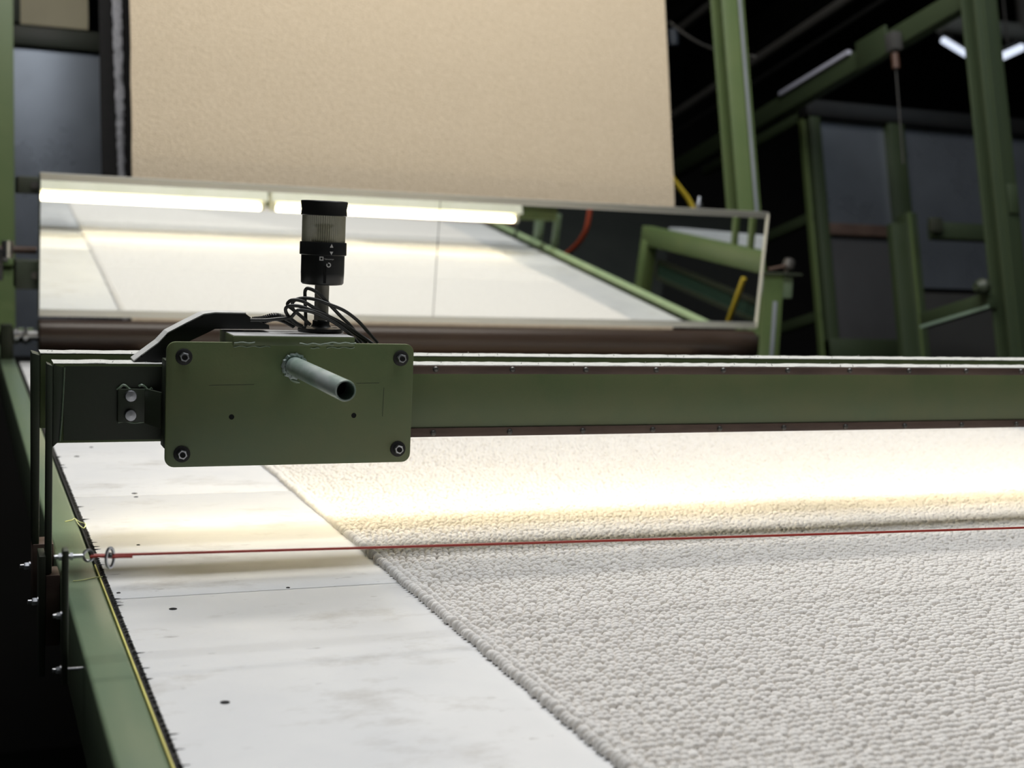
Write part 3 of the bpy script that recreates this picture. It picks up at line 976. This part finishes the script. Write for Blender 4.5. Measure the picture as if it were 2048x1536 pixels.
def hcolumn(name, x, y, z0, z1, wd, dp, label, mt=GREEN_COL, t=0.012):
    c = thing(name, label, 'column', (x, y, z0), WM)
    MB().box((x - wd / 2, y - dp / 2, z0), (x + wd / 2, y - dp / 2 + t, z1)).build('front_flange', mt, c, bevel=0.003)
    MB().box((x - wd / 2, y + dp / 2 - t, z0), (x + wd / 2, y + dp / 2, z1)).build('rear_flange', mt, c, bevel=0.003)
    MB().box((x - t / 2, y - dp / 2 + t, z0), (x + t / 2, y + dp / 2 - t, z1)).build('web', mt, c)
    MB().box((x - wd, y - dp, z0), (x + wd, y + dp, z0 + 0.02)).build('base_plate', mt, c, bevel=0.003)
    return c


# column behind the right end of the mirror
pa = wat(1470, 210, x=3.62)
ca = hcolumn('steel_column', 3.62, pa.y, 0.0, 6.2, 0.130, 0.115, 'green H-section column rising behind the right end of the mirror')
MB().cyl((3.652, pa.y - 0.068, 0.4), (3.652, pa.y - 0.068, 6.2), 0.009, 12).build('conduit', mat('grey_conduit', (0.25, 0.27, 0.30), 0.4, col2=(0.2, 0.22, 0.25), nscale=5), ca)
MB().box((3.565, pa.y - 0.075, 2.90), (3.640, pa.y - 0.0577, 3.02)).build('joint_plate', GREEN_COL, ca, bevel=0.003)
for dx in (-0.035, 0.0):
    MB().lathe((3.60 + dx, pa.y - 0.075, 2.99), (0, -1, 0), [(0.011, 0), (0.011, 0.008)], 6).build('bolt_head', STEEL_DK, ca)
# right column
pr = wat(1988, 300, x=4.5)
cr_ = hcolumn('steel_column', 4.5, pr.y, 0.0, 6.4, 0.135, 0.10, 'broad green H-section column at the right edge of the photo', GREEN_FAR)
MB().box((4.475, pr.y - 0.06, 0.1), (4.49, pr.y - 0.05, 6.3)).build('rib', GREEN_FAR, cr_)
MB().box((4.50, pr.y - 0.060, 2.98), (4.56, pr.y - 0.05, 3.12)).build('joint_plate', GREEN_FAR, cr_, bevel=0.003)
# left column by the mirror
ply = 5.75
cl_ = hcolumn('steel_column', 0.160, ply, H0 + ply * math.tan(INC) + 0.02, 6.0, 0.135, 0.12, 'green column at the left edge beside the mirror', GREEN_COL)
for z in (2.36, 2.83):
    MB().box((0.095, ply - 0.085, z), (0.222, ply - 0.06, z + 0.05)).build('joint_plate', GREEN_COL, cl_, bevel=0.004)
    for dx in (0.12, 0.19):
        MB().lathe((dx, ply - 0.085, z + 0.025), (0, -1, 0), [(0.011, 0), (0.011, 0.009)], 6).build('bolt_head', STEEL_DK, cl_)
# arms and hinge that carry the mirror's left end
for (pxa, pya, pyb) in ((34, 352, 388), (30, 520, 578)):
    a, b = at(pxa, pya, y=5.14), at(80, pyb, y=5.14)
    arm = MB().box((a.x, 5.09, b.z), (b.x + 0.012, 5.30, a.z)).build('arm', GREEN_DK, mroot, bevel=0.004)
    MB().lathe((b.x - 0.02, 5.09, 0.5 * (a.z + b.z)), (0, -1, 0), [(0.014, 0), (0.014, 0.012)], 6).build('bolt_head', STEEL_DK, arm)
a, b = at(0, 488, y=5.14), at(74, 512, y=5.14)
hr = MB().cyl((0.02, 5.16, 0.5 * (a.z + b.z)), (b.x, 5.16, 0.5 * (a.z + b.z)), 0.013, 16).build('hinge_rod', BROWN, mroot)
MB().box((0.055, 5.12, b.z - 0.09), (0.155, 5.20, b.z + 0.02)).build('hinge_block', BLACK_PL, hr, bevel=0.005)
MB().cyl((0.17, 5.15, b.z - 0.01), (0.17, 5.15, b.z + 0.05), 0.020, 16).build('hinge_pin', STEEL, hr)

# mirror stand on the right
ps = at(1531, 600, y=5.2)
mst = thing('mirror_stand', 'pale green post carrying the right end of the mirror on the table', 'post', (ps.x, 5.2, 0.002))
zt_ = at(1560, 548, y=5.2).z
MB().box((ps.x - 0.052, 5.14, 0.001), (ps.x + 0.050, 5.152, zt_)).build('front_flange', GREEN_COL, mst, bevel=0.003)
MB().box((ps.x + 0.040, 5.152, 0.002), (ps.x + 0.052, 5.24, zt_)).build('side_flange', GREEN_RAIL, mst, bevel=0.003)
MB().box((ps.x + 0.0, 5.128, 0.002), (ps.x + 0.016, 5.14, zt_ - 0.12)).build('slot_plate', mat('grey_conduit', (0.25, 0.27, 0.3)), mst, bevel=0.002)
MB().box((ps.x + 0.052, 5.15, zt_ - 0.105), (ps.x + 0.105, 5.20, zt_ - 0.012)).build('bracket', GREEN_RAIL, mst, bevel=0.003)
MB().box((ps.x - 0.06, 5.13, zt_ - 0.004), (ps.x + 0.14, 5.23, zt_ + 0.006)).build('top_plate', GREEN_DK, mst, bevel=0.002)
kn = MB().lathe((ps.x + 0.075, 5.17, zt_ + 0.006), (0.35, 0, 1), [(0.012, 0), (0.014, 0.02), (0.028, 0.026), (0.026, 0.06), (0.012, 0.068)], 14).build('clamp_knob', STEEL_DK, mst, smooth=30)
MB().bar((ps.x - 0.02, 5.16, zt_ + 0.02), (ps.x + 0.08, 5.16, zt_ + 0.042), 0.02, 0.010).build('clamp_lever', BROWN, mst, bevel=0.002)

# ------------------------------------------------------------------ overhead members, right
def ydir_member(name, label, cat, px, py0, py1, x, y0, y1, wd, mt, nm='web'):
    """horizontal member running away from the viewer at a given x; its height is read at one column of the picture"""
    a, b = wat(px, py0, x=x), wat(px, py1, x=x)
    z1, z0 = a.z, b.z
    t = thing(name, label, cat, (x, y0, z0), WM)
    MB().box((x - 0.012, y0, z0), (x, y1, z1)).build(nm, mt, t, bevel=0.002)
    MB().box((x, y0, z1 - 0.012), (x + wd, y1, z1)).build('upper_flange', mt, t, bevel=0.002)
    MB().box((x, y0, z0), (x + wd, y1, z0 + 0.012)).build('lower_flange', mt, t, bevel=0.002)
    return t, z0, z1


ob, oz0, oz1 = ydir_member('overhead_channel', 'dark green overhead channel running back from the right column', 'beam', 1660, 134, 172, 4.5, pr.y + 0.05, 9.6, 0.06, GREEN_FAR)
# brighter splice plate and top-edge highlight put in as a pale strip
sp0, sp1 = wat(1775, 60, x=4.486), wat(1715, 90, x=4.486)
MB().box((4.470, sp0.y, oz0 - 0.02), (4.487, sp1.y, oz1 + 0.03)).build('splice_plate', GREEN_FAR, ob, bevel=0.003)
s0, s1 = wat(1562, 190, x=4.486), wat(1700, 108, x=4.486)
MB().box((4.470, s1.y, oz1 - 0.004), (4.495, s0.y, oz1 + 0.018)).build('highlight_strip', mat('lilac_highlight', (0.55, 0.56, 0.68), 0.4, col2=(0.45, 0.46, 0.56), nscale=3), ob)
hp = wat(1788, 92, x=4.44)
hg = thing('wire_hanger', 'dark hook with a thin brown wire hanging from the overhead channel', 'hanger', tuple(hp), WM)
MB().box((hp.x - 0.03, hp.y - 0.035, hp.z - 0.03), (hp.x + 0.03, hp.y + 0.035, hp.z + 0.07)).build('hook_block', DARKWALL, hg, bevel=0.01)
wp = [wat(a, b, x=4.44) for a, b in ((1788, 100), (1792, 160), (1796, 220), (1800, 275), (1802, 330))]
wp = [Vector((p.x, hp.y + 0.004 * i, p.z)) for i, p in enumerate(wp)]
MB().tube(spline(wp, 5), 0.004, 8).build('wire', DARKWALL, hg)
MB().cyl((wp[0].x, wp[0].y, wp[0].z - 0.10), (wp[0].x, wp[0].y, wp[0].z - 0.02), 0.02, 12).build('insulator', mat('copper_brown', (0.09, 0.045, 0.03), 0.5), hg)

pz = wat(1500, 128, x=5.6)
gp = thing('grey_duct', 'long grey pipe running back under the dark roof', 'pipe', (5.6, 3.0, pz.z), WM)
MB().cyl((5.6, 3.0, pz.z), (5.6, 13.0, pz.z), 0.035, 16).build('pipe', GREYPIPE, gp)
pz2 = wat(1650, 130, x=6.6)
for k, (pxx, pyy, xx, rr, lab) in enumerate(((1650, 75, 6.2, 0.02, 'thin dark pipe high behind the overhead channel'), (1420, 10, 5.2, 0.03, 'short grey pipe beside the hanging carpet near the roof'))):
    q = wat(pxx, pyy, x=xx)
    g2 = thing('roof_pipe', lab, 'pipe', (xx, 3.0, q.z), WM, 'pipes under the roof')
    MB().cyl((xx, 3.0, q.z), (xx, 13.0, q.z), rr, 12).build('pipe', GREYPIPE if k else DARKWALL, g2)
# sagging cable left of the column
q = [wat(a, b, x=4.2) for a, b in ((1340, 45), (1356, 62), (1385, 84), (1415, 98), (1445, 106), (1480, 110))]
sc = thing('sagging_cable', 'thin dark cable sagging between hanging carpet and column', 'cable', tuple(q[0]), WM)
MB().tube(spline([Vector((4.2 + 0.02 * i, p.y, p.z)) for i, p in enumerate(q)], 5), 0.008, 8).build('wire', GREYPIPE, sc)
MB().lathe(q[1] + Vector((-0.04, 0, -0.05)), (0, 0, 1), [(0.03, -0.05), (0.035, 0), (0.03, 0.05)], 12).build('junction', mat('blue_grey_cap', (0.06, 0.075, 0.10), 0.5), sc)

# ------------------------------------------------------------------ sheet-metal enclosure behind
YE = 6.41
enc = thing('machine_enclosure', 'dark enclosure of grey sheet panels in a green frame behind the columns', 'enclosure', (5.6, YE, 0), WM)
e_tl = wat(1618, 237, y=YE)
e_ml = wat(1612, 452, y=YE)
zE1, zE2 = e_tl.z, e_ml.z
e_bl = wat(1640, 680, y=YE)
zE3 = e_bl.z
xE = e_tl.x
post_w = 0.10
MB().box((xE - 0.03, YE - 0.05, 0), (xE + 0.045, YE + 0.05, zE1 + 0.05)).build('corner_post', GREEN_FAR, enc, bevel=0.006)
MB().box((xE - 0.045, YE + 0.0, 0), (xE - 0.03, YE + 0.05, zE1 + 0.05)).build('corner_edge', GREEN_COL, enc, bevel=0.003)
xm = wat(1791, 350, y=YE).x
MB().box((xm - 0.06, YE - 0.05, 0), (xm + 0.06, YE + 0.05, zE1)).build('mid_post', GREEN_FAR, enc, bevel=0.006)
MB().box((xE + 0.045, YE, zE2 + 0.02), (xm - 0.06, YE + 0.01, zE1)).build('panel', GREYPANEL, enc)
MB().box((xm + 0.06, YE, zE2 - 0.35), (8.4, YE + 0.01, zE1)).build('panel', GREYPANEL, enc)
MB().box((xE + 0.045, YE, zE3), (xm - 0.06, YE + 0.01, zE2 - 0.05)).build('panel', GREYPANEL2, enc)
MB().box((xm + 0.06, YE, 0.4), (8.4, YE + 0.01, zE2 - 0.38)).build('panel', DARKWALL, enc)
MB().box((xE + 0.045, YE - 0.03, zE2 - 0.05), (xm - 0.06, YE + 0.02, zE2 + 0.02)).build('mid_rail', BROWN, enc, bevel=0.004)
MB().box((xE - 0.05, YE - 0.06, zE1), (8.4, YE + 0.04, zE1 + 0.10)).build('top_rail', BLACK_PL, enc, bevel=0.006)
MB().box((xE - 0.03, YE - 0.06, zE3 - 0.14), (xm, YE + 0.03, zE3)).build('bottom_rail', GREEN_FAR, enc, bevel=0.006)
for pyy in (236, 446, 645):
    z = wat(1606, pyy, x=xE).z
    MB().box((xE - 0.04, YE, z - 0.03), (xE + 0.01, YE + 1.2, z + 0.03)).build('side_rail', GREEN_FAR, enc, bevel=0.004)
MB().box((xE - 0.04, YE + 0.72, 0), (xE + 0.03, YE + 0.80, zE1)).build('rear_post', GREEN_DK, enc, bevel=0.004)

# machine post in front of the enclosure
YM = 5.7
pm0, pm1 = wat(1784, 450, y=YM), wat(1826, 450, y=YM)
zt_m = wat(1805, 425, y=YM).z
mpst = thing('machine_post', 'square green post in front of the grey panels, left of the right column', 'post', (pm0.x, YM, 0), WM)
MB().box((pm0.x, YM, 0), (pm1.x - 0.035, YM + 0.05, zt_m - 0.06)).build('shaft', GREEN_FAR, mpst, bevel=0.004)
MB().box((pm1.x - 0.042, YM - 0.01, 0), (pm1.x + 0.025, YM + 0.08, zt_m)).build('face_angle', GREEN_FAR, mpst, bevel=0.004)
MB().box((pm1.x - 0.034, YM - 0.02, 0.3), (pm1.x - 0.024, YM - 0.01, zt_m)).build('ridge', GREEN_COL, mpst)
# bars between that post and the right column
a = wat(1846, 462, y=YM - 0.1)
cb = thing('cross_bar', 'level green bar joining the square post and the right column', 'bar', (a.x, YM - 0.1, a.z), WM)
bz = wat(1960, 462, y=YM - 0.1)
MB().box((pm1.x + 0.026, YM - 0.14, a.z - 0.045), (bz.x + 0.25, YM - 0.08, a.z + 0.045)).build('bar', GREEN_FAR, cb, bevel=0.004)
MB().box((a.x, YM - 0.17, a.z - 0.02), (a.x + 0.08, YM - 0.141, a.z + 0.06)).build('clamp', GREEN_DK, cb, bevel=0.006)
p, q = wat(1848, 642, x=4.42), wat(1985, 600, x=4.42)
sb = thing('slant_bar', 'pale green bar slanting up to the right column below the level bar', 'bar', tuple(p), WM)
MB().bar(p, q, 0.05, 0.075).build('bar', GREEN_FAR, sb, bevel=0.004)
MB().bar(p + Vector((-0.026, 0, -0.03)), q + Vector((-0.026, 0, -0.03)), 0.004, 0.014).build('bright_edge', mat('worn_green_edge', (0.26, 0.36, 0.28), 0.4), sb)
MB().lathe(q + Vector((-0.03, 0, 0.06)), (-1, 0, 0), [(0.035, 0), (0.04, 0.03), (0.02, 0.06)], 14).build('end_clamp', GREEN_DK, sb)

# ------------------------------------------------------------------ far hall lamps and duct at the top right
for (a, b, lab) in (((1886, 80), (1932, 108), 'small lit tube lamp hanging left of the right column'), ((2004, 113), (2043, 95), 'small lit tube lamp hanging right of the right column')):
    y0 = 8.8 if a[0] < 1950 else 7.2
    p, q = wat(*a, y=y0), wat(*b, y=y0 + 0.05)
    fl = thing('hall_lamp', lab, 'lamp', tuple(p), WM, 'lit lamps hanging in the hall')
    t = (q - p).normalized()
    MB().cyl(p, q, 0.028, 12).build('tube', FARTUBE_M, fl)
    MB().bar(p + Vector((0, 0.03, 0.06)), q + Vector((0, 0.03, 0.06)), 0.06, 0.02).build('lamp_housing', DARKWALL, fl, bevel=0.004)
    c = (p + q) * 0.5
    MB().cyl(c + Vector((0, 0.03, 0.07)), (c.x, c.y + 0.03, 8.0), 0.008, 8).build('hanger_rod', GREYPIPE, fl)
p, q = wat(1880, 46, y=8.0), wat(2060, 64, y=8.0)
gd = thing('air_duct', 'light grey air duct crossing behind the top of the right column', 'duct', tuple(p), WM)
MB().cyl((p.x, 8.0, p.z), (p.x + 2.5, 8.0, p.z), 0.075, 20).build('duct', mat('light_grey_duct', (0.34, 0.36, 0.34), 0.5, col2=(0.4, 0.42, 0.4), nscale=3), gd)
MB().cyl((q.x - 0.1, 7.95, p.z), (q.x - 0.1, 7.95, 8.0), 0.05, 16).build('riser', GREYPIPE, gd)

# ------------------------------------------------------------------ left background
YB = 6.6
a, b = wat(24, 92, y=YB), wat(206, 352, y=YB)
lp_ = thing('metal_screen', 'grey sheet metal screen between the left column and the dark gap', 'screen', (a.x, YB, b.z - 0.9), WM)
MB().box((a.x - 0.25, YB, b.z - 0.9), (b.x + 0.15, YB + 0.012, a.z)).build('sheet', GREYPANEL, lp_)
MB().box((a.x - 0.25, YB - 0.03, a.z), (b.x + 0.15, YB + 0.03, a.z + 0.10)).build('top_rail', GREEN_DK, lp_, bevel=0.004)
a2, b2 = wat(40, -60, y=YB), wat(190, 58, y=YB)
tb = thing('tan_board', 'pale tan board above the grey panel at the top left', 'board', (a2.x, YB, b2.z), WM)
MB().box((a2.x, YB + 0.02, b2.z), (b2.x - 0.03, YB + 0.04, a2.z + 0.3)).build('sheet', TANBOARD, tb)
MB().box((a2.x - 0.06, YB + 0.0, b2.z), (a2.x, YB + 0.05, a2.z + 0.3)).build('frame_stile', GREEN_DK, tb, bevel=0.003)
# shaded gap put in as a dark sheet, with a grey selvage, behind the carpet's left edge
q = [(5.80, 0.15), (5.82, 0.712), (5.97, 1.4), (6.4, 3.1)]
xc0 = at(206, 350, y=5.82).x
xc1 = at(204, 0, y=5.97).x
bc = thing('dark_gap_sheet', 'dark sheet standing for the shaded gap left of the rising carpet', 'cloth', (xc0, 5.82, 0.15))
vs = []
for i, (yy, zz) in enumerate(q):
    vs += [(xc0 - 0.005 * i, yy, zz), (1.4, yy, zz), (1.4, yy + 0.01, zz), (xc0 - 0.005 * i, yy + 0.01, zz)]
fs = []
for i in range(len(q) - 1):
    for k in range(4):
        a0, a1 = i * 4 + k, i * 4 + (k + 1) % 4
        fs.append((a0, a1, a1 + 4, a0 + 4))
fs += [(0, 3, 2, 1), (12, 13, 14, 15)]
MB().add(vs, fs).build('sheet', GAP_BLACK, bc, smooth=0)
sel = thing('grey_selvage', 'narrow fluffy grey strip hanging over the dark gap', 'strip', (xc0 + 0.07, 5.79, 0.15))
g0a, g0b = at(236, 350, y=5.80), at(251, 350, y=5.80)
g1a, g1b = at(224, 0, y=5.95), at(243, 0, y=5.95)
vs, fs = [], []
K = 160
for i in range(K + 1):
    t = -0.9 + 3.2 * i / K
    A_ = g0a.lerp(g1a, t)
    B_ = g0b.lerp(g1b, t)
    j0, j1 = random.uniform(-0.003, 0.003), random.uniform(-0.003, 0.003)
    vs += [A_ + Vector((j0, 0, 0)), B_ + Vector((j1, 0, 0)), B_ + Vector((j1, 0.006, 0)), A_ + Vector((j0, 0.006, 0)), (A_ + B_) * 0.5 + Vector((0, -0.008 - random.uniform(0, 0.004), 0))]
for i in range(K):
    o_ = i * 5
    for a0, a1 in ((0, 4), (4, 1), (1, 2), (2, 3), (3, 0)):
        fs.append((o_ + a0, o_ + a1, o_ + a1 + 5, o_ + a0 + 5))
MB().add(vs, fs).build('strip', GREYEDGE, sel, smooth=60)

# yellow hose and fitting right of the hanging carpet
q = [wat(a, b, y=pa.y) for a, b in ((1325, 330), (1345, 358), (1362, 380), (1378, 402), (1388, 425))]
yh = thing('yellow_hose', 'short yellow hose beside the lower right corner of the hanging carpet', 'hose', tuple(q[0]), WM)
MB().tube(spline(q, 5), 0.014, 10).build('hose', YELLOW, yh)
p = wat(1397, 408, y=pa.y)
MB().lathe(p, (0.2, 0, 1), [(0.012, -0.05), (0.022, -0.03), (0.022, 0.0), (0.012, 0.01), (0.012, 0.035)], 12).build('fitting', STEEL, yh)
MB().box((p.x - 0.09, p.y - 0.03, p.z - 0.10), (3.5545, p.y + 0.03, p.z - 0.03)).build('valve_body', GREEN_DK, yh, bevel=0.006)

# ------------------------------------------------------------------ things on the far right side, seen in the mirror
XG = 3.95
g = thing('guard_frame', 'green guard frame on the right of the table, reflected at the mirror right', 'frame', (XG, 3.4, -0.3))
a, b = mir(1300, 472, XG), mir(1530, 525, XG)
d = (b - a).normalized()
MB().bar(a - d * 0.05, b + d * 0.1, 0.07, 0.115).build('top_bar', GREEN_COL, g, bevel=0.004)
pb = mir(1288, 570, XG)
MB().bar((XG, a.y, a.z - 0.03), (XG, pb.y - 0.02, pb.z - 0.4), 0.08, 0.08, (0, 1, 0)).build('upright', GREEN_COL, g, bevel=0.004)
for pxx in (1470, 1503):
    p0, p1 = mir(pxx, 440, XG), mir(pxx - 4, 520, XG)
    MB().bar((XG, p1.y, p1.z), (XG, p0.y, p0.z + 0.1), 0.03, 0.03, (0, 1, 0)).build('upright', GREEN_COL, g, bevel=0.003)
m0, m1 = mir(1325, 535, XG + 0.05), mir(1512, 622, XG + 0.05)
ms = thing('mesh_screen', 'dark green wire mesh screen under the guard frame seen in the mirror', 'screen', (XG + 0.05, m0.y, m1.z))
MESHG = mat('dark_green_wire', (0.04, 0.085, 0.06), 0.5)
ya, yb_, za, zb_ = m0.y - 0.05, m1.y + 0.05, m1.z - 0.05, m0.z + 0.03
for (p, q) in (((ya, za), (yb_, za)), ((ya, zb_), (yb_, zb_)), ((ya, za), (ya, zb_)), ((yb_, za), (yb_, zb_))):
    MB().bar((XG + 0.05, p[0], p[1]), (XG + 0.05, q[0], q[1]), 0.025, 0.025, (1, 0, 0)).build('frame_bar', GREEN_DK, ms)
wires = MB()
yy = ya
while yy < yb_:
    wires.bar((XG + 0.05, yy, za), (XG + 0.05, yy, zb_), 0.007, 0.007, (1, 0, 0))
    yy += 0.016
zz = za
while zz < zb_:
    wires.bar((XG + 0.053, ya, zz), (XG + 0.053, yb_, zz), 0.007, 0.007, (1, 0, 0))
    zz += 0.016
wo = wires.build('wire_mesh', MESHG, ms, smooth=0)
wo['kind'] = 'stuff'
p, q = mir(1488, 556, XG - 0.04), mir(1456, 645, XG - 0.04)
yb2 = thing('yellow_bar', 'slim yellow bar standing before the mesh screen in the mirror', 'bar', tuple(q))
MB().bar(q - (p - q) * 0.2, p, 0.022, 0.022, (1, 0, 0)).build('bar', YELLOW, yb2, bevel=0.002)
MB().box((q.x - 0.03, q.y - 0.05, q.z - 0.12), (q.x + 0.03, q.y + 0.05, q.z - 0.03)).build('foot', BROWN, yb2, bevel=0.003)
rp = [mir(a, b, 3.75) for a, b in ((1182, 400), (1178, 432), (1172, 460), (1160, 482), (1140, 503), (1120, 515))]
rh = thing('red_hose', 'curved red hose hanging in the dark part of the mirror', 'hose', tuple(rp[0]))
MB().tube(spline(rp, 6), 0.016, 10).build('hose', REDHOSE, rh)
MB().lathe(rp[0], (0, 0, 1), [(0.02, -0.03), (0.024, 0), (0.02, 0.04)], 12).build('fitting', STEEL_DK, rh)
# small uprights standing on the right rail
for (pxx, pt, pb_, wd, lab) in ((1110, 425, 482, 0.03, 'slim green upright on the right rail seen in the mirror'), (1076, 432, 470, 0.07, 'stubby pale green block on the right rail seen in the mirror')):
    p0, p1 = mir(pxx, pb_, XR + 0.06), mir(pxx, pt, XR + 0.06)
    u = thing('rail_upright', lab, 'post', (XR + 0.06, p0.y, 0.0))
    MB().box((XR + 0.040, p0.y - wd / 2, -0.06), (XR + 0.08, p0.y + wd / 2, max(p1.z, 0.1))).build('shaft', GREEN_RAIL, u, bevel=0.003)
    MB().box((XR + 0.0360, p0.y - wd, -0.10), (XR + 0.06, p0.y + wd, -0.061)).build('foot', GREEN_DK, u, bevel=0.002)
# white boards stacked on edge beyond the guard frame
XW = 5.0
tl, tr = mir(1338, 455, XW), mir(1575, 476, XW)
bl, br = mir(1338, 474, XW), mir(1575, 552, XW)
ws = thing('board_stack', 'stack of bluish white boards glimpsed at the right end of the mirror', 'stack', tuple(bl))
for k in range(5):
    a0, a1 = tl.lerp(bl, k / 5), tl.lerp(bl, (k + 0.94) / 5)
    c0_, c1_ = tr.lerp(br, k / 5), tr.lerp(br, (k + 0.94) / 5)
    MB().prism([a0, c0_, c1_, a1], (0.12, 0, 0)).build('board', WHITESHEET, ws, smooth=0)
MB().prism([bl, br, (XW, br.y, -1.6), (XW, bl.y, -1.2)], (0.12, 0, 0)).build('plinth', BLACK_PL, ws, smooth=0)
